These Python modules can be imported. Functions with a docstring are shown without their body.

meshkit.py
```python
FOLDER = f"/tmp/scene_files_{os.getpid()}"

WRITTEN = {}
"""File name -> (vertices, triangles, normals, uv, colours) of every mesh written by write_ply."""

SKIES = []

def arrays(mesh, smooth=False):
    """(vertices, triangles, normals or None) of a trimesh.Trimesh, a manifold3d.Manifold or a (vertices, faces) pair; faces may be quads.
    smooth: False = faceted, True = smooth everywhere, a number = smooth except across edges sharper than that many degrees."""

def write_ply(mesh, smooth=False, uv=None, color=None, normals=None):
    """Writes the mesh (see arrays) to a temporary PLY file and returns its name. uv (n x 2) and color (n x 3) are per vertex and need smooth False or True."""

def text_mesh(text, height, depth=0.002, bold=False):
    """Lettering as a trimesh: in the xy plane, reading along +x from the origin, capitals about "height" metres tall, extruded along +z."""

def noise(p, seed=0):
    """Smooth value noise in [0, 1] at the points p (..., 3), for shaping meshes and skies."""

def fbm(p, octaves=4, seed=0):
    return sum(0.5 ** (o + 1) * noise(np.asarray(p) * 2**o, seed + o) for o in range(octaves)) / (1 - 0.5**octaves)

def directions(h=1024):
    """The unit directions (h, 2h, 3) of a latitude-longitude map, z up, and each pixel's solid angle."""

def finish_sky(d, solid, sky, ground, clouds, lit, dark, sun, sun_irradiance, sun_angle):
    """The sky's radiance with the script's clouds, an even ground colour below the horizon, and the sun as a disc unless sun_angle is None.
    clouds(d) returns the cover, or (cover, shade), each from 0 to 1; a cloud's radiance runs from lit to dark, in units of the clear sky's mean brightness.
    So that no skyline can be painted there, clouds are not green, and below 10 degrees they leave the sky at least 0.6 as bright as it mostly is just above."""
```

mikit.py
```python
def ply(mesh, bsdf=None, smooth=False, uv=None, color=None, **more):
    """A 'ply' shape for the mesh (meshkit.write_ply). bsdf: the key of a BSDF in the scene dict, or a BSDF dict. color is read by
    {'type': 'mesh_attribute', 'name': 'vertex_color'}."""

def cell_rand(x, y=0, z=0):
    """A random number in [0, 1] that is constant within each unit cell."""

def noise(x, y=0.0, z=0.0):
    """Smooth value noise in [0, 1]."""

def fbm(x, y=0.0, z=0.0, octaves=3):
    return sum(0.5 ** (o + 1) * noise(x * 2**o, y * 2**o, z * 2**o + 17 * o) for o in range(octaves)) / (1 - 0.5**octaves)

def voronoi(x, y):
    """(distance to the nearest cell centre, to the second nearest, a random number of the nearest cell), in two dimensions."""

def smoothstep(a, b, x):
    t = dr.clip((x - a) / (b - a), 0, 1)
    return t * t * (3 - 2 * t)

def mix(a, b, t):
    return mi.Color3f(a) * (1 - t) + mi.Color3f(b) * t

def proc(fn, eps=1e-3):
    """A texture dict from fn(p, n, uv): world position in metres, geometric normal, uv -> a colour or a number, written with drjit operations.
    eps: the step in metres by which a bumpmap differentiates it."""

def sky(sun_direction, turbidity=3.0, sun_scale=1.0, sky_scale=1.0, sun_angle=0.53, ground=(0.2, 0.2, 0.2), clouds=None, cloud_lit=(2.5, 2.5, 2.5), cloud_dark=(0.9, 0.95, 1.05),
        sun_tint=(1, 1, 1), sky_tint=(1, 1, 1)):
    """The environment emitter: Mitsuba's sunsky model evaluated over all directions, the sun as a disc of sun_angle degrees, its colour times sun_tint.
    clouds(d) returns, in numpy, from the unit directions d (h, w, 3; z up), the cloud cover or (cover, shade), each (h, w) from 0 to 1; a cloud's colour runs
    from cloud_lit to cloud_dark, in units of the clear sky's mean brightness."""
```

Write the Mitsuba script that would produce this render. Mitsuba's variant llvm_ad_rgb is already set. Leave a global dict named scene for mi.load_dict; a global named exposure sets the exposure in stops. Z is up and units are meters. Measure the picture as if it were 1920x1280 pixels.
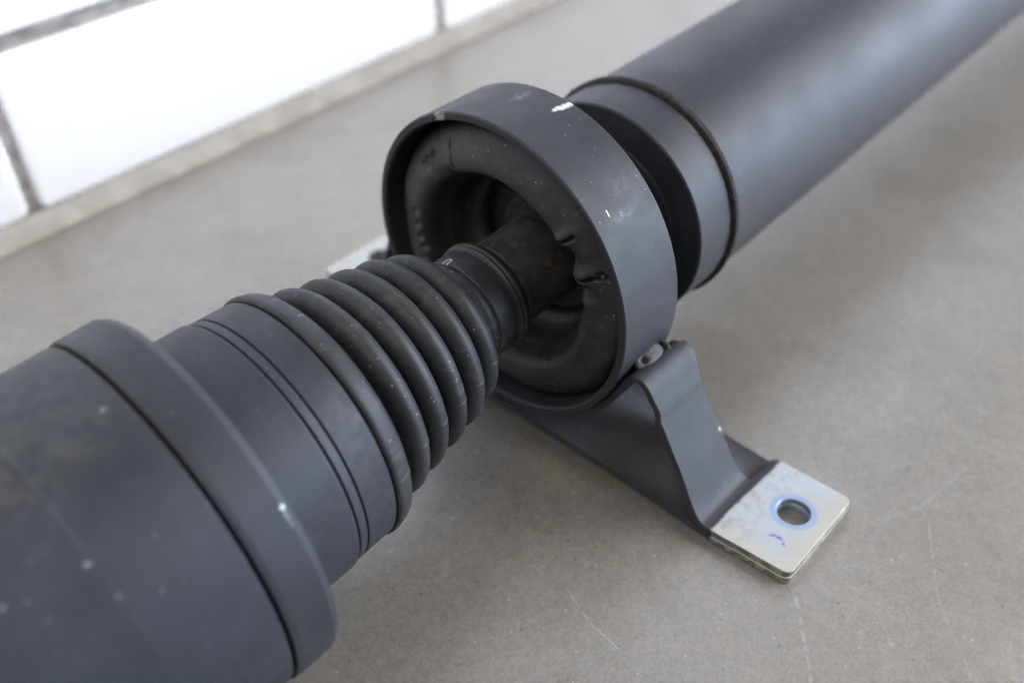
import math
import numpy as np, trimesh, drjit as dr, mitsuba as mi, mikit, meshkit
from shapely.geometry import Polygon, Point, LineString
from mikit import noise, fbm, voronoi, cell_rand, smoothstep, mix

scene = {'type': 'scene'}
labels = {}
T = mi.ScalarTransform4f

# ------------------------------------------------------------------ camera, light, exposure
exposure = 1.05
CAM = np.array([0.1922, -0.2089, 0.2749])
yaw, pitch, roll = (math.radians(a) for a in (-42.8634, 39.7855, -1.4185))
_f = np.array([math.sin(yaw) * math.cos(pitch), math.cos(yaw) * math.cos(pitch), -math.sin(pitch)])
_r = np.array([math.cos(yaw), -math.sin(yaw), 0.0])
_u = np.cross(_r, _f)
UP = -math.sin(roll) * _r + math.cos(roll) * _u
scene['camera'] = {'type': 'thinlens', 'fov': 2 * math.degrees(math.atan(960 / 1801.0)), 'fov_axis': 'x', 'near_clip': 0.02, 'far_clip': 30.0,
                   'aperture_radius': 0.0032, 'focus_distance': 0.302,
                   'to_world': T().look_at(origin=CAM.tolist(), target=(CAM + _f).tolist(), up=UP.tolist()),
                   }


def lamp(name, centre, target, w, h, rgb):
    """An unseen rectangular light panel of w x h metres that shines from centre towards target."""
    scene[name] = {'type': 'rectangle', 'to_world': T().look_at(origin=list(centre), target=list(target), up=[0, 0.01, 1]) @ T().scale([w / 2, h / 2, 1]),
                   'emitter': {'type': 'area', 'radiance': {'type': 'rgb', 'value': list(rgb)}}}
    labels[name] = {'kind': 'structure'}


lamp('unseen_window', (3.4, 4.3, 1.5), (0, 3.1, 0.9), 6.0, 2.6, (4.75, 5.5, 6.9))  # out of view, placed for the bluish light on wall, ring and rear tube
lamp('unseen_ceiling_light', (2.9, 4.0, 3.0), (2.9, 4.0, 0), 3.2, 4.6, (3.95, 3.65, 3.2))  # out of view, placed to light wall and ring from above
lamp('unseen_ceiling_light_001', (0.9, -2.4, 2.7), (0.9, -2.4, 0), 2.6, 2.6, (1.6, 1.52, 1.42))  # fill panel added behind the camera to brighten camera-facing faces

# ------------------------------------------------------------------ axes of the two half shafts and of the bearing ring
def adir(ty, tx):
    ty, tx = math.radians(ty), math.radians(tx)
    return np.array([math.sin(tx) * math.cos(ty), math.cos(tx) * math.cos(ty), math.sin(ty)])


C0 = np.array([0.0, 0.0, 0.0696])
DF, DR, DG = adir(2.1166, 0.7317), adir(1.3495, 0.0), adir(0.6136, 0.9713)
CG = np.array([-0.0037, 0.0, 0.0730])


def frame(d):
    a = np.cross(d, [0, 0, 1.0]); a /= np.linalg.norm(a)
    return a, np.cross(a, d)


def lathe(profile, c, d, n=256, closed=True, disp=None):
    """Revolves (s, r) points about the axis c + s d. closed: the profile is a loop. disp(s, r, th) adds to r."""
    P = np.asarray(profile, float); m = len(P); a, b = frame(d)
    th = np.arange(n) * 2 * np.pi / n
    S = np.repeat(P[:, :1], n, 1); Rr = np.repeat(P[:, 1:], n, 1); TH = np.repeat(th[None], m, 0)
    if disp is not None:
        o = disp(S, Rr, TH)
        if isinstance(o, tuple): S, Rr = S + o[0], Rr + o[1]
        else: Rr = Rr + o
    V = c + S[..., None] * d + Rr[..., None] * (np.cos(TH)[..., None] * a + np.sin(TH)[..., None] * b)
    i, j = np.meshgrid(np.arange(m if closed else m - 1), np.arange(n), indexing='ij')
    i2, j2 = (i + 1) % m, (j + 1) % n
    F = np.stack([i * n + j, i * n + j2, i2 * n + j2, i2 * n + j], -1).reshape(-1, 4)
    F = np.vstack([F[:, [0, 1, 2]], F[:, [0, 2, 3]]])
    M = trimesh.Trimesh(V.reshape(-1, 3), F, process=False)
    if closed and M.volume < 0: M.invert()
    return M


def chaikin(q, n=2):
    for _ in range(n):
        a, b = q[:-1], q[1:]
        q = np.vstack([q[:1], np.stack([0.75 * a + 0.25 * b, 0.25 * a + 0.75 * b], 1).reshape(-1, 2), q[-1:]])
    return q


def rnd(pts, r, k=5):
    """Rounds the inner corners of an open polyline of (x, y) points: r is a number or one per corner."""
    pts = [np.array(q, float) for q in pts]; out = [pts[0]]
    rr = np.broadcast_to(r, (len(pts),))
    for i in range(1, len(pts) - 1):
        A, B, Cc = pts[i - 1], pts[i], pts[i + 1]
        u, v = A - B, Cc - B; lu, lv = np.linalg.norm(u), np.linalg.norm(v)
        ang = math.acos(np.clip(u @ v / (lu * lv), -1, 1))
        if rr[i] <= 0 or ang > 3.1: out.append(B); continue
        t = min(rr[i] / math.tan(ang / 2), 0.48 * lu, 0.48 * lv)
        p0, p2 = B + u / lu * t, B + v / lv * t
        for q in np.linspace(0, 1, k): out.append((1 - q) ** 2 * p0 + 2 * q * (1 - q) * B + q * q * p2)
    out.append(pts[-1]); return np.array(out)


# ------------------------------------------------------------------ materials
def V3(c): return mi.Vector3f(*[float(x) for x in c])


def local(p, c, d):
    """(s, angle in degrees, a, b) of the points p about an axis."""
    a, b = frame(d); q = mi.Vector3f(p) - V3(c)
    x, y = dr.dot(q, V3(a)), dr.dot(q, V3(b))
    return dr.dot(q, V3(d)), dr.atan2(y, x) * (180 / math.pi), x, y


def blob(x, y, w, h, p, rag=0.5, fr=900.0):
    """A ragged mark: 1 inside an ellipse of half sizes w and h."""
    n = (fbm(p.x * fr, p.y * fr, p.z * fr) - 0.5) * 2 * rag
    return 1 - smoothstep(0.75, 1.1, dr.sqrt(dr.square(x / w) + dr.square(y / h)) + n)


def haze(x, y, w, h, p):
    """A soft worn patch, broken into fine grains."""
    e = dr.exp(-2.2 * (dr.square(x / w) + dr.square(y / h)))
    return e * smoothstep(0.3, 0.75, 0.6 * fbm(p.x * 700, p.y * 700, p.z * 700) + 0.4 * noise(p.x * 2500, p.y * 2500, p.z * 2500)) * 1.6


def speck(p, size, amount, seed=0.0):
    """Sparse dots of about size metres in three dimensions."""
    q = p / size + seed
    i = [dr.floor(v) for v in (q.x, q.y, q.z)]
    c = [k + 0.3 + 0.4 * cell_rand(i[0] + 7 * m, i[1] + 13 * m, i[2]) for m, k in enumerate(i)]
    d = dr.sqrt(dr.square(q.x - c[0]) + dr.square(q.y - c[1]) + dr.square(q.z - c[2]))
    on = dr.select(cell_rand(i[0], i[1] + 31, i[2] + 57) < amount, mi.Float(1), mi.Float(0))
    return on * (1 - smoothstep(0.12, 0.3, d)) * (0.4 + 0.6 * cell_rand(i[0] + 5, i[1], i[2]))


PAINT = (0.0205, 0.0225, 0.0275)


def paint_base(p, tint=PAINT, dust=0.35):
    m = fbm(p.x * 45, p.y * 45, p.z * 45, octaves=4)
    g = noise(p.x * 2600, p.y * 2600, p.z * 2600)
    c = mix(tint, tuple(1.25 * t for t in tint), smoothstep(0.35, 0.7, m))
    c = c * (0.86 + 0.28 * g)
    big = fbm(p.x * 12 + 3, p.y * 12, p.z * 12)
    c = mix(c, (0.085, 0.080, 0.075), 0.22 * smoothstep(0.5, 0.8, big) * dust)
    return mix(c, (0.30, 0.29, 0.27), speck(p, 0.0010, 0.018) * dust)


def f_ring(p, n, uv):
    s, th, x, y = local(p, CG, DG); t = th * (math.pi / 180) * 0.06
    c = paint_base(p)
    on = dr.select(dr.sqrt(x * x + y * y) > 0.0592, mi.Float(1), mi.Float(0))
    def at(s0, th0): return s - s0, t - th0 * math.pi / 180 * 0.06
    u, v = at(0.0182, 79.0)
    chalk = blob(u, v + u * 0.12, 0.0050, 0.0014, p, 0.35, 900)
    c = mix(c, (0.72, 0.76, 0.82), 0.9 * chalk * on * smoothstep(0.2, 0.6, noise(p.x * 5200, p.y * 700, p.z * 5200)))
    u, v = at(0.0006, 41.8); c = mix(c, (0.7, 0.72, 0.78), blob(u, v, 0.0003, 0.0012, p, 0.3) * on)
    u, v = at(0.006, 39.2); c = mix(c, (0.20, 0.22, 0.26), 0.42 * haze(u, v, 0.0070, 0.0022, p) * on)
    u, v = at(0.012, 47.0); c = mix(c, (0.20, 0.21, 0.23), 0.14 * haze(u, v, 0.010, 0.006, p) * on)
    u, v = at(0.013, 93.0); c = mix(c, (0.26, 0.21, 0.16), 0.6 * haze(u, v, 0.005, 0.0022, p) * on)
    u, v = at(-0.0078, 111.5); c = mix(c, (0.30, 0.32, 0.32), 0.8 * blob(u, v, 0.0014, 0.0030, p, 1.0, 800))
    sc = speck(p, 0.0012, 0.02, 9.0); c = mix(c, (0.4, 0.41, 0.43), sc * 0.55 * on)
    return c


def f_tube(p, n, uv):
    s, th, x, y = local(p, C0, DF); t = th * (math.pi / 180) * 0.057
    c = paint_base(p, dust=0.6)
    streak = fbm(s * 900, th * 0.05, 3.0, octaves=4) * 0.5 + 0.5 * fbm(s * 160, th * 0.16, 9.0, octaves=4)
    c = c * (0.82 + 0.36 * streak)
    c = mix(c, (0.085, 0.083, 0.080), 0.30 * smoothstep(0.52, 0.75, fbm(p.x * 33 + 2, p.y * 33, p.z * 33, octaves=4)) * smoothstep(0.35, 0.7, fbm(p.x * 380, p.y * 380, p.z * 380)))
    for s0, th0, w, hh, k in ((-0.1516, 78.5, .0015, .0010, .8), (-0.1747, 49.2, .0013, .0009, .9), (-0.1734, 39.6, .0009, .0008, .6), (-0.1655, 34.7, .0007, .0007, .6),
                              (-0.1925, 52.0, .0014, .001, .7), (-0.188, 50, .0009, .0008, .5), (-0.187, 44, .0008, .0008, .5), (-0.183, 57, .0006, .0006, .4), (-0.160, 46, .0006, .0006, .5)):
        c = mix(c, (0.24, 0.26, 0.28), 0.7 * k * blob(s - s0, t - th0 * math.pi / 180 * 0.057, 0.6 * w, 0.6 * hh, p, 1.0, 900))
    line = (1 - smoothstep(0.0, 0.0005, dr.abs(s + 0.1735))) * smoothstep(35, 60, th) * noise(p.x * 200, p.y * 200, p.z * 200)
    c = mix(c, (0.13, 0.135, 0.14), 0.4 * line)
    u, v = s + 0.1330, t - 33.7 * math.pi / 180 * 0.057
    c = mix(c, (0.50, 0.56, 0.62), blob(u, v, 0.0007, 0.0008, p, 0.8, 900))
    c = mix(c, (0.30, 0.33, 0.37), 0.4 * blob(u + 0.0002, v + 0.002, 0.0005, 0.0030, p, 0.8, 600))
    rust = (1 - smoothstep(0.0003, 0.0012, dr.abs(s + 0.1463))) * smoothstep(0.5, 0.7, fbm(p.x * 160, p.y * 160, p.z * 160))
    return mix(c, (0.15, 0.09, 0.06), 0.35 * rust * smoothstep(80, 110, th))


def f_rear(p, n, uv):
    s, th, x, y = local(p, C0, DR)
    c = paint_base(p, dust=0.8)
    f = (1 - smoothstep(0.0004, 0.0018, dr.abs(s - 0.0712))) * smoothstep(0.46, 0.62, fbm(p.x * 210, p.y * 210, p.z * 210))
    return mix(c, (0.11, 0.085, 0.065), 0.35 * f)


def f_weld(p, n, uv):
    return mix((0.018, 0.0175, 0.0175), (0.042, 0.037, 0.033), smoothstep(0.4, 0.8, fbm(p.x * 700, p.y * 700, p.z * 700)))


def f_boot(p, n, uv):
    m = fbm(p.x * 60, p.y * 60, p.z * 60)
    c = mix((0.014, 0.0153, 0.0175), (0.023, 0.0240, 0.026), smoothstep(0.35, 0.7, m))
    c = c * (0.85 + 0.3 * noise(p.x * 3000, p.y * 3000, p.z * 3000))
    d = smoothstep(0.55, 0.8, fbm(p.x * 240, p.y * 90, p.z * 240))
    c = mix(c, (0.065, 0.06, 0.056), 0.35 * d)
    c = mix(c, (0.30, 0.29, 0.28), 0.6 * speck(p, 0.0010, 0.03))
    return mix(c, (0.30, 0.28, 0.26), 0.8 * speck(p, 0.0014, 0.03, 4.0))


def f_cuff(p, n, uv):
    s, th, x, y = local(p, C0, DF); t = th * (math.pi / 180) * 0.0195
    c = mix((0.014, 0.016, 0.019), (0.03, 0.03, 0.031), smoothstep(0.35, 0.75, fbm(p.x * 120, p.y * 120, p.z * 120)))
    dust = smoothstep(0.45, 0.75, fbm(p.x * 420, p.y * 420, p.z * 420)) * (1 - smoothstep(-20, 25, th))
    c = mix(c, (0.10, 0.085, 0.07), 0.35 * dust)
    # the printed mark: an open loop like a C turned round
    u, v = s + 0.0268, t - 106.5 * math.pi / 180 * 0.0195
    q = dr.sqrt(dr.square(dr.maximum(u - 0.0012, 0)) + dr.square(v))
    leg = dr.select(u < 0.0012, dr.abs(dr.abs(v) - 0.00105), dr.abs(q - 0.00105))
    on = (1 - smoothstep(0.00028, 0.00048, leg)) * dr.select(u > -0.0028, mi.Float(1), mi.Float(0))
    return mix(c, (0.42, 0.43, 0.44), on * 0.85)


def f_rubber(p, n, uv):
    m = fbm(p.x * 55, p.y * 55, p.z * 55, octaves=3)
    c = mix((0.012, 0.0115, 0.0115), (0.030, 0.0265, 0.024), smoothstep(0.3, 0.7, m))
    c = mix(c, (0.014, 0.015, 0.017), 0.6 * smoothstep(0.58, 0.68, fbm(p.x * 75 + 31, p.y * 75, p.z * 75)))
    c = c * (0.85 + 0.3 * noise(p.x * 2000, p.y * 2000, p.z * 2000))
    c = mix(c, (0.12, 0.105, 0.09), 0.18 * smoothstep(0.6, 0.8, fbm(p.x * 420, p.y * 420, p.z * 420)))
    return mix(c, (0.35, 0.31, 0.25), 0.8 * speck(p, 0.0013, 0.012, 2.0))


def f_rusty(p, n, uv):
    s, th, x, y = local(p, C0, DF)
    c = mix((0.019, 0.0183, 0.0178), (0.041, 0.038, 0.035), smoothstep(0.3, 0.7, fbm(p.x * 110, p.y * 110, p.z * 110, octaves=4)))
    c = mix(c, (0.11, 0.065, 0.04), 0.4 * smoothstep(0.6, 0.75, fbm(p.x * 300, p.y * 300, p.z * 300)))
    dust = (1 - smoothstep(0.0, 0.0045, s + 0.0125)) * smoothstep(0.32, 0.6, fbm(p.x * 350, p.y * 350, p.z * 350))
    return mix(c, (0.15, 0.147, 0.145), 0.7 * dust)


XC = -0.0037
HOLE = (0.1127, 0.0228)


SKEW = 0.0115


def foot_uv(p):
    """(outward, along) coordinates of a foot, the same on both sides of the bracket."""
    return dr.abs(p.x - XC) + XC, p.y - SKEW * dr.clip((-p.x - 0.045) / 0.045, 0, 1)


def f_zinc(p, n, uv):
    x, y = foot_uv(p)
    m = fbm(p.x * 130, p.y * 130, p.z * 130 + 5); w = fbm(p.x * 420, p.y * 420, p.z * 420)
    c = mix((0.45, 0.50, 0.525), (0.48, 0.475, 0.465), smoothstep(0.3, 0.7, m))
    edge = smoothstep(0.010, 0.0, dr.minimum(y + 0.004, 0.1257 - x) + (m - 0.5) * 0.012)
    c = mix(c, (0.55, 0.50, 0.37), 0.5 * edge)
    c = mix(c, (0.48, 0.55, 0.61), 0.55 * smoothstep(0.4, 0.65, fbm(p.x * 75 + 8, p.y * 75, p.z * 75)) * (1 - edge))
    c = mix(c, (0.32, 0.285, 0.28), 0.6 * smoothstep(0.4, 0.75, w) * smoothstep(0.112, 0.098, x))
    c = mix(c, (0.34, 0.33, 0.32), 0.4 * speck(p, 0.0012, 0.05, 3.0))
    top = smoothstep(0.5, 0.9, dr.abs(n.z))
    c = mix(mix((0.12, 0.12, 0.11), (0.27, 0.25, 0.22), smoothstep(0.35, 0.65, w)), c, top)  # upright faces coloured darker, painting shade into the bolt hole wall
    # blue ink round the bolt hole and a violet stamped tick
    q = dr.sqrt(dr.square(x - HOLE[0]) + dr.square(y - HOLE[1])) + (m - 0.5) * 0.0012
    right = dr.select(p.x > 0, mi.Float(1), mi.Float(0.12))
    c = mix(c, (0.25, 0.36, 0.62), 0.65 * right * (1 - smoothstep(0.0080, 0.0088, q)) * (0.45 + 0.55 * top))
    u, v = x - 0.1147, y - 0.0087
    arc = dr.abs(v + 0.0014 - 0.0018 * (1 - dr.square((u + 0.0004) / 0.0034)))
    tick = (1 - smoothstep(0.0004, 0.0009, arc)) * (1 - smoothstep(0.0028, 0.0036, dr.abs(u))) * smoothstep(0.22, 0.5, noise(p.x * 1500, p.y * 1500, p.z * 10))
    return mix(c, (0.16, 0.12, 0.55), 0.85 * tick * right * top)


def f_paintmask(p, n, uv):
    x, y = foot_uv(p)
    e = 0.0952 + 0.055 * dr.maximum(y - 0.012, 0) + (fbm(p.x * 300, p.y * 300, p.z * 300) - 0.5) * 0.0022
    return smoothstep(e - 0.0007, e + 0.0007, x)


def f_bracket(p, n, uv):
    c = paint_base(p, tint=(0.0225, 0.0245, 0.030), dust=0.6)
    x, y = foot_uv(p)
    return mix(c, (0.5, 0.5, 0.5), 0.8 * blob(x - 0.0795, y - 0.022, 0.0004, 0.0008, p, 0.6))


def f_soot(p, n, uv):
    return mix((0.028, 0.0275, 0.027), (0.062, 0.060, 0.058), smoothstep(0.3, 0.7, fbm(p.x * 380, p.y * 380, p.z * 380)))


def scratch(p, pts, w, seed):
    """A broken pale scratch through floor points."""
    o = mi.Float(0)
    for k in range(len(pts) - 1):
        (ax, ay), (bx, by) = pts[k], pts[k + 1]
        dx, dy = bx - ax, by - ay; L2 = dx * dx + dy * dy
        t = dr.clip(((p.x - ax) * dx + (p.y - ay) * dy) / L2, 0, 1)
        wob = (fbm(p.x * 500 + seed, p.y * 500) - 0.5) * 0.0022
        d = dr.sqrt(dr.square(p.x - ax - t * dx) + dr.square(p.y - ay - t * dy)) + dr.abs(wob)
        o = dr.maximum(o, 1 - smoothstep(w * 0.5, w * 1.5, d))
    return o * smoothstep(0.38, 0.62, fbm(p.x * 420 + seed, p.y * 420))


def f_floor(p, n, uv):
    a = fbm(p.x * 7, p.y * 7, octaves=4); b = fbm(p.x * 60 + 4, p.y * 60, octaves=4); g = fbm(p.x * 1300, p.y * 1300)
    c = mix((0.310, 0.276, 0.228), (0.335, 0.300, 0.250), smoothstep(0.3, 0.7, a))
    h_ = fbm(p.x * 420, p.y * 420, octaves=4); l_ = fbm(p.x * 22 + 7, p.y * 22, octaves=4)
    c = c * (0.93 + 0.14 * b) * (0.78 + 0.44 * g) * (0.88 + 0.24 * h_)
    c = mix(c, c * mi.Color3f(0.78, 0.76, 0.72), 0.55 * smoothstep(0.5, 0.72, l_))
    c = mix(c, (0.42, 0.405, 0.38), 0.20 * smoothstep(0.5, 0.9, fbm(p.x * 230 + 21, p.y * 230, octaves=4)))
    c = mix(c, (0.36, 0.28, 0.22), 0.15 * smoothstep(0.5, 0.85, fbm(p.x * 260 + 60, p.y * 260)))
    def dots(f, part, rmax, ox):
        d, d2, r = voronoi(p.x * f + ox, p.y * f + 0.37 * ox)
        k = dr.clip((r - (1 - part)) / part, 0, 1)
        return (1 - smoothstep(0.5, 1.0, (d + 0.10 * (g - 0.5)) / (rmax * (0.35 + 0.65 * k) + 1e-6))) * dr.select(r > 1 - part, mi.Float(1), mi.Float(0))
    c = mix(c, (0.10, 0.095, 0.09), 0.5 * dots(260, 0.05, 0.22, 5.0))
    c = mix(c, (0.55, 0.525, 0.48), 0.6 * dots(150, 0.03, 0.17, 40.0))
    c = mix(c, (0.62, 0.60, 0.57), 0.45 * dots(330, 0.025, 0.25, 71.0))
    c = mix(c, (0.46, 0.37, 0.29), 0.5 * dots(90, 0.03, 0.10, 11.0))
    sc = scratch(p, [(0.055, -0.053), (0.0691, -0.0525), (0.0845, -0.058), (0.0995, -0.0598)], 0.00055, 1.0)
    sc = dr.maximum(sc, scratch(p, [(0.1288, -0.0031), (0.138, -0.0145), (0.1484, -0.0282), (0.153, -0.034)], 0.0008, 5.0))
    sc = dr.maximum(sc, 0.5 * scratch(p, [(0.150, 0.055), (0.166, 0.026), (0.1822, 0.0089), (0.189, 0.0)], 0.0006, 9.0))
    sc = dr.maximum(sc, 0.45 * scratch(p, [(0.120, 0.041), (0.1364, 0.0447), (0.145, 0.061), (0.149, 0.090)], 0.0011, 14.0))
    return mix(c, (0.52, 0.51, 0.48), 0.65 * sc)


def f_floor_bump(p, n, uv):
    return 0.00010 * fbm(p.x * 700, p.y * 700, octaves=3) + 0.0002 * fbm(p.x * 90, p.y * 90)


def f_grout(p, n, uv):
    c = mix((0.20, 0.18, 0.165), (0.36, 0.33, 0.30), smoothstep(0.3, 0.7, fbm(p.x * 120, p.y * 120, p.z * 120, octaves=4)))
    return c * (0.8 + 0.4 * fbm(p.x * 800, p.y * 800, p.z * 800))


def f_base(p, n, uv):
    return mix((0.34, 0.315, 0.28), (0.42, 0.395, 0.355), smoothstep(0.3, 0.7, fbm(p.x * 90, p.y * 90, p.z * 90, octaves=4)))


def fine_bump(k): return lambda p, n, uv: k * noise(p.x * 1900, p.y * 1900, p.z * 1900)


P = mikit.proc


def rough(a, b, f):
    return P(lambda p, n, uv: mi.Float(a + (b - a) * fbm(p.x * f, p.y * f, p.z * f, octaves=4)))


def principled(fn, r, spec=0.5, bump=None, eps=2e-4, **k):
    m = {'type': 'principled', 'base_color': P(fn) if callable(fn) else {'type': 'rgb', 'value': list(fn)}, 'roughness': r, 'specular': spec, **k}
    if bump is not None: m = {'type': 'bumpmap', 'arbitrary': P(bump, eps=eps), 'scale': 1.0, 'bsdf': m}
    return {'type': 'twosided', 'bsdf': m}


paint_r = rough(0.46, 0.62, 160)
scene['m_ring'] = principled(f_ring, paint_r, 0.36, fine_bump(0.000016))
scene['m_tube'] = principled(f_tube, paint_r, 0.38, fine_bump(0.000012))
scene['m_rear'] = principled(f_rear, rough(0.44, 0.60, 60), 0.34, fine_bump(0.000012))
scene['m_paint'] = principled(lambda p, n, uv: paint_base(p), paint_r, 0.5)
scene['m_groove'] = principled((0.012, 0.011, 0.011), 0.7)
scene['m_weld'] = principled(f_weld, 0.6, 0.4, lambda p, n, uv: 0.00018 * fbm(p.x * 900, p.y * 900, p.z * 900))
scene['m_boot'] = principled(f_boot, rough(0.46, 0.64, 130), 0.42, fine_bump(0.000012))
scene['m_cuff'] = principled(f_cuff, rough(0.40, 0.60, 200), 0.45)
scene['m_rubber'] = principled(f_rubber, rough(0.42, 0.62, 120), 0.5, lambda p, n, uv: 0.00022 * fbm(p.x * 160, p.y * 160, p.z * 160, octaves=3))
scene['m_rusty'] = principled(f_rusty, 0.6, 0.4, lambda p, n, uv: 0.0001 * fbm(p.x * 700, p.y * 700, p.z * 700))
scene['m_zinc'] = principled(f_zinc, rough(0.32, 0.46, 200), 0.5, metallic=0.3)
scene['m_bracket'] = principled(f_bracket, paint_r, 0.36, fine_bump(0.000016))
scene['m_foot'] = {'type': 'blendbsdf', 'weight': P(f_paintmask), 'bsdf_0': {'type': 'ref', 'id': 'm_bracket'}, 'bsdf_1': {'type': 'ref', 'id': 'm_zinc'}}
scene['m_soot'] = principled(f_soot, 0.6, 0.4, lambda p, n, uv: 0.00012 * fbm(p.x * 800, p.y * 800, p.z * 800))
scene['m_floor'] = {'type': 'twosided', 'bsdf': {'type': 'bumpmap', 'arbitrary': P(f_floor_bump, eps=2e-4), 'scale': 1.0, 'bsdf': {'type': 'roughplastic', 'distribution': 'ggx', 'alpha': 0.16, 'int_ior': 2.5, 'nonlinear': False, 'diffuse_reflectance': P(f_floor)}}}
scene['m_tile'] = principled((0.87, 0.87, 0.87), 0.10, 0.5)
scene['m_grout'] = principled(f_grout, 0.85, 0.3, lambda p, n, uv: 0.0008 * fbm(p.x * 300, p.y * 300, p.z * 300))
scene['m_base'] = principled(f_base, 0.7, 0.4, lambda p, n, uv: 0.0006 * fbm(p.x * 200, p.y * 200, p.z * 200))


def put(key, mesh, m, smooth=32, label=None, **k):
    n, base = 1, key
    while key in scene: key = f'{base}_{n:03d}'; n += 1
    scene[key] = mikit.ply(mesh, m, smooth=smooth)
    if label: labels[key] = {'label': label}
    return key


# ------------------------------------------------------------------ floor
floor = trimesh.Trimesh([[-1.2, -2, 0], [3.5, -2, 0], [3.5, 4.5, 0], [-1.2, 4.5, 0]], [[0, 1, 2], [0, 2, 3]], process=False)
put('floor', floor, 'm_floor', smooth=False)
labels['floor'] = {'kind': 'structure'}

# ------------------------------------------------------------------ tiled wall
WX, WA = -0.2848, -0.0196
wall_at = lambda y, z, out=0.0: np.array([WX + math.tan(WA) * y + out, y, z])
WT = T().translate([WX, 0, 0]).rotate([0, 0, 1], math.degrees(-WA))
TL, TH_, JV, JH, Z0 = 0.2983, 0.0823, 0.0060, 0.0080, 0.0093


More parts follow.
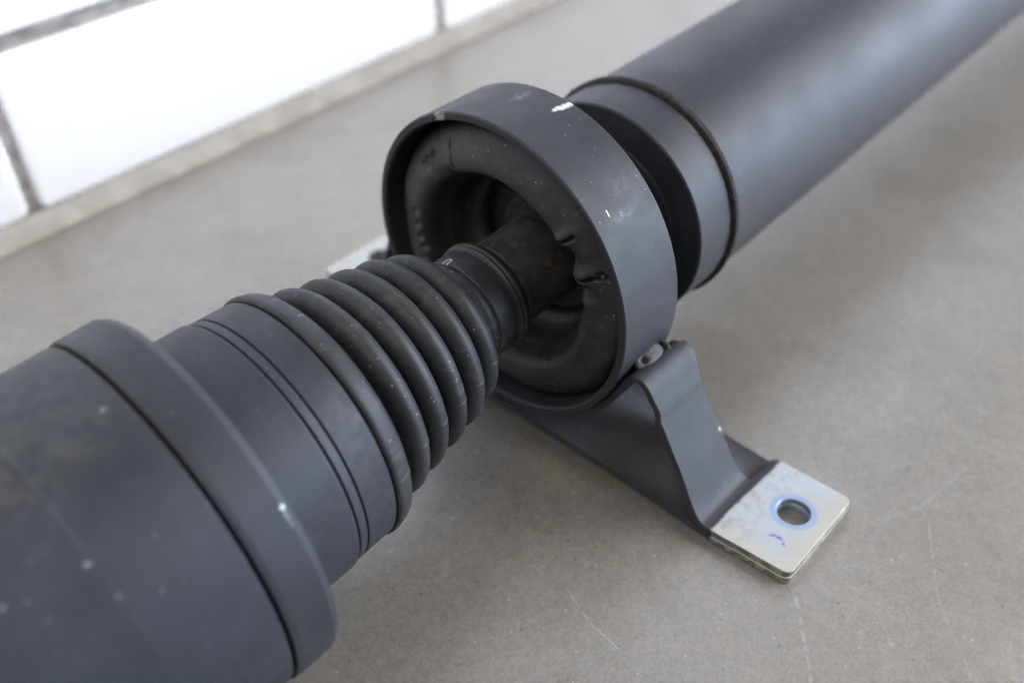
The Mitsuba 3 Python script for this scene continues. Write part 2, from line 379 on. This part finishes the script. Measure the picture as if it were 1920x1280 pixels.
def pillow(l, h, t, r, corner):
    """A tile lying in local y z, its glazed face towards +x: rounded corners and a soft edge."""
    rings = []
    for inset, x in ((0, 0), (0, t - r), (0.25 * r, t - 0.42 * r), (0.75 * r, t - 0.1 * r), (1.7 * r, t), (4.0 * r, t + 0.0002)):
        q = Polygon([(0, 0), (l, 0), (l, h), (0, h)]).buffer(-corner).buffer(corner - inset, quad_segs=5) if inset < corner else None
        cc = max(corner - inset, 0.0006)
        pts = []
        for cx, cy, a0 in ((l - inset - cc, inset + cc, -90), (l - inset - cc, h - inset - cc, 0), (inset + cc, h - inset - cc, 90), (inset + cc, inset + cc, 180)):
            for a in np.radians(np.linspace(a0, a0 + 90, 6)): pts.append((x, cx + cc * math.cos(a), cy + cc * math.sin(a)))
        rings.append(pts)
    V = np.array(rings); m, n = V.shape[:2]; F = []
    for i in range(m - 1):
        for j in range(n): F += [[i * n + j, i * n + (j + 1) % n, (i + 1) * n + (j + 1) % n], [i * n + j, (i + 1) * n + (j + 1) % n, (i + 1) * n + j]]
    V = np.vstack([V.reshape(-1, 3), [[t + 0.0002, l / 2, h / 2], [0, l / 2, h / 2]]])
    for j in range(n): F += [[(m - 1) * n + j, (m - 1) * n + (j + 1) % n, m * n], [(j + 1) % n, j, m * n + 1]]
    M = trimesh.Trimesh(V, F, process=False)
    if M.volume < 0: M.invert()
    return M


labels['tiled_wall'] = {'label': 'white glazed tile wall with grey joints standing behind the shaft', 'category': 'wall'}
tile_ply = mikit.ply(pillow(TL, TH_, 0.0045, 0.0020, 0.0050), 'm_tile', smooth=40)
WL0, WL1, WH = -1.25, 2.65, 1.64  # unseen upper and far wall, sized for its bounce light and reflections
back = trimesh.creation.box(extents=[0.06, WL1 - WL0, WH]); back.apply_translation([-0.03 - 0.0028, (WL0 + WL1) / 2, WH / 2 + 0.0])
rngt = np.random.default_rng(4)
scene['tiled_wall__grout'] = {**mikit.ply(back, 'm_grout'), 'to_world': WT}
k = 0
for row in range(18):
    z = Z0 + row * (TH_ + JH)
    for col in range(-4, 9):
        y = -0.0561 + col * (TL + JV) + (0.152 if row % 2 else 0)
        key = 'tiled_wall__tile' + (f'_{k:03d}' if k else ''); k += 1
        tilt = rngt.normal(0, 0.12, 2)
        scene[key] = {**tile_ply, 'to_world': WT @ T().translate([-0.0045 + rngt.normal(0, 0.0002), y, z]).rotate([0, 0, 1], tilt[0]).rotate([0, 1, 0], tilt[1])}
fil = np.array([(-0.0028, 0.0005), (-0.0028, 0.0092), (-0.0012, 0.0090), (0.0010, 0.0066), (0.0034, 0.0034), (0.0062, 0.0012), (0.0100, 0.0004)])
ny = 500; ys = np.linspace(WL0, WL1, ny); nz = meshkit.fbm(np.stack([ys * 30, ys * 0, ys * 0], -1), 4) - 0.5
V = np.stack([np.stack([fil[:, 0] + (0.0012 * nz[i] if True else 0) * (fil[:, 0] > 0), np.full(len(fil), ys[i]), np.maximum(fil[:, 1] * (1 + 0.25 * nz[i]), 0.0004)], -1) for i in range(ny)])
V[:, 1, 2] = 0.0092
m = len(fil); ii, jj = np.meshgrid(np.arange(ny - 1), np.arange(m - 1), indexing='ij')
F = np.stack([ii * m + jj, (ii + 1) * m + jj, (ii + 1) * m + jj + 1, ii * m + jj + 1], -1).reshape(-1, 4)
scene['tiled_wall__base_joint'] = {**mikit.ply((V.reshape(-1, 3), F), 'm_base', smooth=True), 'to_world': WT}
labels['tiled_wall__base_joint'] = {'label': 'beige mortar joint along the foot of the wall'}

# ------------------------------------------------------------------ the drive shaft
D = 'drive_shaft__'
labels['drive_shaft'] = {'label': 'black steel drive shaft with ribbed rubber boot and ringed centre bearing on a bracket', 'category': 'drive shaft'}

# front tube: open end far off camera, taper line, groove, raised lip
tube = rnd([(-0.335, 0), (-0.335, 0.0540), (-0.192, 0.0561), (-0.1738, 0.0570), (-0.1466, 0.0571), (-0.1458, 0.0548), (-0.1458, 0.0)], [0, .002, .001, .0004, .0006, 0, 0])
put(D + 'front_tube', lathe(tube, C0, DF, 320), 'm_tube', 28)
lip = rnd([(-0.1458, 0.0548), (-0.1452, 0.0574), (-0.1433, 0.0577), (-0.1330, 0.0577), (-0.1308, 0.0566), (-0.1302, 0.0540), (-0.1298, 0.0443), (-0.1121, 0.0441), (-0.1118, 0.0424), (-0.1118, 0.0), (-0.1458, 0.0)],
          [0, .0005, .0008, .0014, .0010, .0020, .0030, .0012, .0003, 0, 0])
put(D + 'front_collar', lathe(lip, C0, DF, 320), 'm_tube', 28, 'dark grey stepped collar with a raised lip')
put(D + 'seal_ring', lathe(rnd([(-0.1118, 0.0), (-0.1116, 0.0424), (-0.1112, 0.0435), (-0.1086, 0.0434), (-0.1082, 0.0422), (-0.1082, 0.0)], [0, 0, .0004, .0004, 0, 0]), C0, DF, 256), 'm_paint', 28)
put(D + 'boot_can', lathe(rnd([(-0.1082, 0.0), (-0.1082, 0.0422), (-0.1078, 0.0433), (-0.0972, 0.0429), (-0.0965, 0.0418), (-0.0965, 0.0)], [0, 0, .0003, .0004, 0, 0]), C0, DF, 256), 'm_tube', 28)

# rubber boot: clamped lip, five large ribs, one small one, cuff
prof = [(-0.0965, 0.0400), (-0.0965, 0.0427), (-0.0960, 0.0434), (-0.0950, 0.0436), (-0.0938, 0.0435), (-0.0925, 0.0431), (-0.0912, 0.0427), (-0.0900, 0.0420), (-0.0890, 0.0406), (-0.0883, 0.0385), (-0.0876, 0.0345), (-0.0868, 0.0318)]
crest = [(-0.0806, 0.0383), (-0.0706, 0.0363), (-0.0605, 0.0344), (-0.0504, 0.0325), (-0.0405, 0.0292)]
for i, (s, r) in enumerate(crest):
    w = 0.0044; nxt = crest[i + 1] if i < 4 else (-0.0290, 0.0205)
    for a in np.radians(np.arange(-90, 91, 12)):
        prof.append((s + w * math.sin(a), r - 0.0058 + 0.0058 * math.cos(a)))
    vs = (s + nxt[0]) / 2
    if i < 4: prof += [(vs - 0.0004, min(r, nxt[1]) - 0.0082), (vs + 0.0004, min(r, nxt[1]) - 0.0082)]
    else: prof.append((vs, 0.0192))
prof += [(-0.0325, 0.0192), (-0.0312, 0.0200), (-0.0298, 0.0203), (-0.0285, 0.0199), (-0.0276, 0.0192), (-0.0276, 0.0180), (-0.0276, 0.0165)]
prof = [(-0.0965, 0.0400)] + prof[1:] + [(-0.0400, 0.0165), (-0.0480, 0.024), (-0.0868, 0.0310), (-0.0900, 0.0400)]


def boot_disp(S, R, TH):
    d = (np.degrees(TH) - 4 + 180) % 360 - 180
    P3 = np.stack([R * np.cos(TH) * 90, R * np.sin(TH) * 90, S * 90], -1)
    seam = 0.00035 * np.exp(-(d / 0.55) ** 2)
    return (0.0004 * np.sin(TH * 2 + S * 60) * 0 + 0.0003 * (meshkit.fbm(P3 * 0.5, 3) - 0.5)), seam + 0.0006 * (meshkit.fbm(P3 * 0.4 + 7, 3) - 0.5)


put(D + 'rubber_boot', lathe(prof, C0, DF, 720, disp=boot_disp), 'm_boot', True, 'black ribbed rubber boot with pale dust on its ribs')
band = rnd([(-0.0276, 0.0150), (-0.0276, 0.0190), (-0.0270, 0.0196), (-0.0190, 0.0198), (-0.0180, 0.0201), (-0.0172, 0.0207), (-0.0165, 0.0204), (-0.0158, 0.0208), (-0.0150, 0.0209), (-0.0140, 0.0201), (-0.0125, 0.0192), (-0.0118, 0.0180), (-0.0118, 0.0150)], .0004)
put(D + 'boot_cuff', lathe(band, C0, DF, 256), 'm_cuff', 28, 'narrow black cuff with a pale printed mark')
put(D + 'spindle', lathe(rnd([(-0.040, 0.0), (-0.040, 0.0168), (0.052, 0.0170), (0.052, 0.0)], 0), C0, DF, 160), 'm_rusty', 28, 'brown rust stained round spindle')

# centre bearing: steel ring, rubber cushion, inner race
R0 = 0.0600
ring = rnd([(-0.0073, 0.0585), (-0.0073, R0 - 0.0006), (-0.0067, R0), (0.0217, R0), (0.0221, R0 - 0.0006), (0.0221, 0.0568), (-0.0065, 0.0568), (-0.0073, 0.0575), (-0.0073, 0.0585)], [0, .0004, .0008, .0006, .0004, .0004, .0006, .0004, 0])
put(D + 'bearing_ring', lathe(ring, CG, DG, 320), 'm_ring', 28, 'wide dark grey steel ring with a white chalk mark')


def cush_disp(S, R, TH):
    deg = np.degrees(TH)
    P3 = np.stack([R * np.cos(TH) * 60, R * np.sin(TH) * 60, S * 60], -1)
    n = 0.0016 * (meshkit.fbm(P3, 4, 3) - 0.5)
    fade = np.clip((0.0555 - R) / 0.004, 0, 1)
    def near(a, w): return np.exp(-((((deg - a) + 180) % 360 - 180) / w) ** 2)
    J = 9.0 * (meshkit.fbm(np.stack([R * 420, R * 0 + 3.3, R * 0], -1), 3, 5) - 0.5)
    def dep(a, w, rr, h, k): return k * near(a, w) * np.exp(-((R - rr) / h) ** 2)
    hollow = dep(33, 5.5, .0385, .0035, .0045) + dep(14, 4.5, .0400, .0040, .0045) + dep(3, 3.5, .0385, .0022, .0035) + dep(122, 6, .0385, .0025, .0012)
    lipped = dep(42, 3.5, .0420, .0050, -.0016) + dep(23, 4.0, .0440, .0045, -.0022)
    def crack(a, w, r0, r1, k): return k * np.exp(-((((deg - a - J) + 180) % 360 - 180) / w) ** 2) * np.clip((R - r0) / .001, 0, 1) * np.clip((r1 - R) / .001, 0, 1)
    tear = crack(21, 0.8, .0380, .0535, .0032) + crack(40, 0.7, .0360, .0470, .0030) + crack(116, 0.5, .0400, .0500, .0014) + crack(121, 0.45, .0370, .0410, .0012)
    pits = sum(0.0020 * near(a, 1.6) * np.exp(-((R - rr) / 0.0013) ** 2) for a, rr in ((168, .0425), (176, .0418), (184, .0410), (190, .0400), (197, .0415), (130, .0470), (133, .0462), (136.5, .0472), (140, .0465)))
    return (n + hollow + lipped + tear + pits) * fade, 0.0012 * (meshkit.fbm(P3 * 0.6 + 11, 3) - 0.5) * fade


cush = np.array([(0.0100, 0.0567), (0.0045, 0.0563), (0.0014, 0.0554), (-0.0008, 0.0538), (-0.0025, 0.0514), (-0.0040, 0.0482), (-0.0052, 0.0450), (-0.0059, 0.0422), (-0.0057, 0.0402), (-0.0045, 0.0384), (-0.0022, 0.0371), (0.0010, 0.0362), (0.0035, 0.0355)])
cush = chaikin(cush)
cush = np.vstack([cush, [(0.0060, 0.0345), (0.0090, 0.0340), (0.0120, 0.0335), (0.0150, 0.0320), (0.0170, 0.0290), (0.0190, 0.0285), (0.0205, 0.0285), (0.0205, 0.0360), (0.0165, 0.0568)]])
d_ = np.r_[0, np.cumsum(np.linalg.norm(np.diff(cush, axis=0), axis=1))]; q_ = np.linspace(0, d_[-1], 110)
cush = np.stack([np.interp(q_, d_, cush[:, 0]), np.interp(q_, d_, cush[:, 1])], -1)
put(D + 'rubber_cushion', lathe(cush, CG + np.array([0.0002, 0, -0.0005]), DG, 720, disp=cush_disp), 'm_rubber', True, 'cracked dusty black rubber cushion with torn folds')
put(D + 'inner_race_plug', lathe(rnd([(0.0190, 0.0165), (0.0190, 0.0225), (0.0205, 0.0240), (0.0240, 0.0240), (0.0240, 0.0420), (0.0300, 0.0420), (0.0300, 0.0165)], .0006), C0, DG, 160), 'm_weld', 28)  # widened to plug the see-through gap; dark colour paints in the recess shade

# rear tube: flat dark face, collar, weld bead, long tube
collar = rnd([(0.0400, 0.0172), (0.0400, 0.030), (0.0527, 0.0325), (0.0527, 0.0446), (0.0533, 0.0453), (0.0722, 0.0455), (0.0728, 0.0448), (0.0728, 0.0172)], [0, .002, .001, .0004, .0006, .0006, 0, 0])
put(D + 'rear_collar', lathe(collar, C0, DR, 320), 'm_rear', 28)


def bead_disp(S, R, TH):
    P3 = np.stack([R * np.cos(TH) * 420, R * np.sin(TH) * 420, S * 300], -1)
    return 0.0007 * (meshkit.fbm(P3, 3) - 0.5) + 0.00012 * np.sin(TH * 150)


bead = [(0.0726, 0.0440)] + [(0.0728 + 0.0011 + 0.0011 * -math.cos(a), 0.0454 + 0.0022 * math.sin(a)) for a in np.linspace(0, np.pi, 8)] + [(0.0749 + 0.0008 + 0.0008 * -math.cos(a), 0.0455 + 0.0016 * math.sin(a)) for a in np.linspace(0.3, np.pi, 7)] + [(0.0766, 0.0440)]
put(D + 'weld_bead', lathe(bead, C0, DR, 900, disp=bead_disp), 'm_weld', True, 'raised dark weld bead round the tube')
put(D + 'rear_tube', lathe(rnd([(0.0760, 0.0), (0.0760, 0.0454), (0.0775, 0.0456), (1.05, 0.0456), (1.052, 0.0446), (1.052, 0.0)], 0), C0, DR, 320), 'm_rear', 28)

# ------------------------------------------------------------------ bracket: saddle strap, lower plate, feet
B = D + 'bracket'
TK = 0.0026
RS = R0 + 0.0003 + TK
right = []                                        # outer surface of the strap, right half, from under the ring to the foot, about x = XC
for a in np.linspace(-90, -17, 40): right.append((RS * math.cos(math.radians(a)), CG[2] + RS * math.sin(math.radians(a))))
# centre line of the strap: saddle, fold, leg
RC = R0 + 0.0003 + TK / 2
cl = [(RC * math.cos(math.radians(a)), CG[2] + RC * math.sin(math.radians(a))) for a in np.linspace(-90, -24, 34)]
leg = [(x - XC, z) for x, z in ((0.0577, 0.0561), (0.0612, 0.0557), (0.0640, 0.0528), (0.0662, 0.0487), (0.0684, 0.0452), (0.0696, 0.0418), (0.0744, 0.0327), (0.0799, 0.0235), (0.0846, 0.0134), (0.0876, 0.0080), (0.0905, 0.0053), (0.0935, 0.0047))]
cl = np.array(cl + [(0.0555 - XC, 0.0533)] + leg)


cl = chaikin(cl, 2)
tg = np.gradient(cl, axis=0); tg /= np.linalg.norm(tg, axis=1, keepdims=True)
nm = np.stack([-tg[:, 1], tg[:, 0]], -1)


def skew(sign, x): return SKEW * min(max((x - XC - 0.048) / 0.045, 0), 1) if sign < 0 else 0.0


def strap_half(sign):
    """The strap as a bent sheet: its cross section is a rounded rectangle whose width changes along its length."""
    n = len(cl); up, lo = cl + nm * TK / 2, cl - nm * TK / 2
    zz = cl[:, 1]; on_leg = np.arange(n) > np.argmax(zz)
    yb = np.where(on_leg, np.interp(zz, [0.0, 0.012, 0.03, 0.046, 0.0540, 0.0575], [0.0275, 0.0240, 0.0226, 0.0218, 0.0238, 0.0232]), 0.0215)
    yf = np.where(on_leg, np.interp(zz, [0.0, 0.0395, 0.0425, 0.0460, 0.050, 0.057], [-0.0040, -0.0040, -0.0046, -0.0034, -0.0040, -0.0042]), -0.0045)
    e = 0.0004; secs = []
    for i in range(n):
        sec = []
        for k_, yy in (('u', yf[i] + e), ('u', yb[i] - e), ('m', yb[i]), ('l', yb[i] - e), ('l', yf[i] + e), ('m', yf[i])):
            o = {'u': up[i], 'l': lo[i]}.get(k_)
            if o is None:
                for s_ in ((0.35, -0.35) if yy == yb[i] else (-0.35, 0.35)):
                    c_ = cl[i] + nm[i] * TK * s_; sec.append((XC + sign * c_[0], yy + skew(sign, c_[0]), c_[1]))
            else: sec.append((XC + sign * o[0], yy + skew(sign, o[0]), o[1]))
        secs.append(sec)
    V = np.array(secs); m = V.shape[1]; F = []
    for i in range(n - 1):
        for j in range(m): F.append([i * m + j, i * m + (j + 1) % m, (i + 1) * m + (j + 1) % m, (i + 1) * m + j])
    F = np.array(F); F = np.vstack([F[:, [0, 1, 2]], F[:, [0, 2, 3]]])
    caps = [[0, j, j + 1] for j in range(1, m - 1)] + [[(n - 1) * m, (n - 1) * m + j + 1, (n - 1) * m + j] for j in range(1, m - 1)]
    M = trimesh.Trimesh(V.reshape(-1, 3), np.vstack([F, caps]), process=False)
    M.fix_normals()
    return M


halves = [strap_half(1), strap_half(-1)]
put(B + '__strap', trimesh.util.concatenate(halves), 'm_bracket', 35)

xs = np.unique(np.r_[np.linspace(-0.0975, 0.0975, 150)]); yv = np.linspace(-0.0035, 0.0415, 46)
X, Y = np.meshgrid(xs, yv, indexing='ij'); AX = np.abs(X)
ridge = np.interp(AX - 0.0037, [0, .02, .035, .05, .06, .068, .075, .082, .088, .0925, .1], [.0086, .0092, .0110, .0140, .0165, .0165, .0140, .0098, .0056, .0036, .0030])
edgez = np.interp(AX - 0.0037, [0, .03, .055, .075, .09, .1], [.0072, .0066, .0056, .0042, .0031, .0029])
t = np.clip(1 - np.abs(Y - 0.0190) / 0.0225, 0, 1); t = t * t * (3 - 2 * t)
Ztop = edgez + (ridge - edgez) * t
from scipy.ndimage import gaussian_filter
Ztop = np.minimum(gaussian_filter(Ztop, (2.0, 1.5), mode='nearest'), 0.04)
n1, n2 = X.shape; top = np.stack([X + XC, Y + SKEW * np.clip((-X - XC - 0.045) / 0.045, 0, 1), Ztop], -1).reshape(-1, 3); bot = top - [0, 0, 0.0024]; bot[:, 2] = np.maximum(bot[:, 2], 0.0003)
ii, jj = np.meshgrid(np.arange(n1 - 1), np.arange(n2 - 1), indexing='ij'); q = np.stack([ii * n2 + jj, (ii + 1) * n2 + jj, (ii + 1) * n2 + jj + 1, ii * n2 + jj + 1], -1).reshape(-1, 4)
N = n1 * n2; F = [q, q[:, ::-1] + N]
loop = [i * n2 for i in range(n1)] + [(n1 - 1) * n2 + j for j in range(1, n2)] + [i * n2 + n2 - 1 for i in range(n1 - 2, -1, -1)] + [j for j in range(n2 - 2, 0, -1)]
loop = np.array(loop); nx_ = np.roll(loop, -1); F.append(np.stack([loop, loop + N, nx_ + N, nx_], -1))
put(B + '__lower_plate', (np.vstack([top, bot]), np.vstack(F)), 'm_foot', 40)


def foot_mesh(sign, z0, z1, x0, x1, grow=0.0, seed=0):
    poly = Polygon([(x0, -0.0038 - grow), (x1 + grow, -0.0026 - grow), (x1 + 0.0004 + grow, 0.0418 + grow), (x0 + 0.0010, 0.0418 + grow)])
    poly = poly.buffer(-0.0030).buffer(0.0030, quad_segs=8).union(Polygon([(x0, -0.0038 - grow), (x0 + 0.01, -0.0036 - grow), (x0 + 0.01, 0.03), (x0, 0.03)])).buffer(0.0002).buffer(-0.0002)
    e = 0.00045
    def ring_pts(g): return g
    hole = Point(*HOLE)
    rings = []
    outer = []
    parts_ = []
    lev = [(z0, e * 0.8), (z0 + e * 0.8, 0.0), (z1 - e, 0.0), (z1 - e * 0.3, e * 0.3), (z1, e)]
    base = poly
    import shapely
    N_ = 160
    def samp(g):
        ln = g.exterior; o = np.array([ln.interpolate(k_ / N_, normalized=True).coords[0] for k_ in range(N_)])
        return o
    ob = samp(base); cen = ob.mean(0)
    tn = np.roll(ob, -1, 0) - np.roll(ob, 1, 0); nn = np.stack([tn[:, 1], -tn[:, 0]], -1); nn /= np.linalg.norm(nn, axis=1, keepdims=True) + 1e-12
    if ((ob + nn * 1e-4 - cen) ** 2).sum() < ((ob - nn * 1e-4 - cen) ** 2).sum(): nn = -nn
    V, F = [], []
    for z, ins in lev: V += [(*(o - n_ * ins), z) for o, n_ in zip(ob, nn)]
    for l in range(len(lev) - 1):
        for j in range(N_): F.append([l * N_ + j, l * N_ + (j + 1) % N_, (l + 1) * N_ + (j + 1) % N_, (l + 1) * N_ + j])
    b = len(V); HN = 64; hr = 0.0060
    hl = [(z0, hr), (z1 - 0.0003, hr), (z1, hr + 0.0003)]
    for z, r_ in hl: V += [(HOLE[0] + r_ * math.cos(k_ * 2 * math.pi / HN), HOLE[1] + r_ * math.sin(k_ * 2 * math.pi / HN), z) for k_ in range(HN)]
    for l in range(2):
        for j in range(HN): F.append([b + l * HN + j, b + (l + 1) * HN + j, b + (l + 1) * HN + (j + 1) % HN, b + l * HN + (j + 1) % HN])
    V = np.array(V); F = np.array(F); F = np.vstack([F[:, [0, 1, 2]], F[:, [0, 2, 3]]])
    M = trimesh.Trimesh(V, F, process=False)
    caps = []
    for z, ins, hr_ in ((z0, e * 0.8, hr), (z1, e, hr + 0.0003)):
        g = Polygon(ob - nn * ins, [[(HOLE[0] + hr_ * math.cos(k_ * 2 * math.pi / HN), HOLE[1] + hr_ * math.sin(k_ * 2 * math.pi / HN)) for k_ in range(HN)]])
        v2, f2 = trimesh.creation.triangulate_polygon(g, engine='earcut')
        c_ = trimesh.Trimesh(np.c_[v2, np.full(len(v2), z)], f2, process=False)
        if (c_.face_normals[:, 2].sum() > 0) != (z == z1): c_.invert()
        caps.append(c_)
    M = trimesh.util.concatenate([M] + caps)
    M.merge_vertices(digits_vertex=7); M.fix_normals()
    if sign < 0:
        M.vertices[:, 0] = 2 * XC - M.vertices[:, 0]; M.vertices[:, 1] += SKEW; M.invert()
    return M


for sgn in (1, -1):
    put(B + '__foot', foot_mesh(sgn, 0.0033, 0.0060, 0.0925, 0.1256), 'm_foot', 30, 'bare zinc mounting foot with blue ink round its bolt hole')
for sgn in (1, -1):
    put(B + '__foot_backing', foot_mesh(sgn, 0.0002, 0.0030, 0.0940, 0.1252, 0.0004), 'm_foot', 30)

# weld between strap and ring on the right: a flattened puddle with a crater, inside a raised pale crescent
ico = trimesh.creation.icosphere(subdivisions=5); v = np.array(ico.vertices)
nz = meshkit.fbm(v * 1.6 + 5, 4, 2) - 0.5
v = v * (1 + 0.22 * nz[:, None])
crater = np.exp(-(((v[:, 0] + 0.05) / 0.24) ** 2 + ((v[:, 1] + 0.55) / 0.16) ** 2)); v[:, 2] -= 0.75 * crater * (v[:, 2] > 0)
v *= [0.0046, 0.0072, 0.0026]
ang = math.radians(32); Rw = np.array([[math.cos(ang), 0, math.sin(ang)], [0, 1, 0], [-math.sin(ang), 0, math.cos(ang)]])
WP = np.array([0.0556, 0.0078, 0.0566])
puddle = trimesh.Trimesh(v @ Rw.T + WP, ico.faces, process=False)
put(D + 'ring_weld', puddle, 'm_soot', True, 'grey lumpy weld with a small crater beside the ring')
th = np.linspace(-0.35, 2.2, 40); pts = np.stack([0.0050 * np.cos(th), 0.0008 + 0.0080 * np.sin(th), 0 * th + 0.0008], -1)
pts = pts @ Rw.T + WP; rad = 0.0012 * np.sin(np.pi * np.linspace(0.06, 0.94, 40)) ** 0.6
tt = np.gradient(pts, axis=0); tt /= np.linalg.norm(tt, axis=1, keepdims=True); a_ = np.cross(tt, Rw @ np.array([0, 0, 1.0])); a_ /= np.linalg.norm(a_, axis=1, keepdims=True); b_ = np.cross(tt, a_)
ph = np.arange(14) * 2 * np.pi / 14
V = pts[:, None] + rad[:, None, None] * (np.cos(ph)[None, :, None] * a_[:, None] + np.sin(ph)[None, :, None] * b_[:, None] * 1.3)
ii, jj = np.meshgrid(np.arange(39), np.arange(14), indexing='ij'); F = np.stack([ii * 14 + jj, (ii + 1) * 14 + jj, (ii + 1) * 14 + (jj + 1) % 14, ii * 14 + (jj + 1) % 14], -1).reshape(-1, 4)
F = np.vstack([F[:, [0, 1, 2]], F[:, [0, 2, 3]], [[0, j, j + 1] for j in range(1, 13)], [[39 * 14, 39 * 14 + j + 1, 39 * 14 + j] for j in range(1, 13)]])
M = trimesh.Trimesh(V.reshape(-1, 3), F, process=False); M.fix_normals()
put(D + 'weld_rim', M, 'm_ring', True)
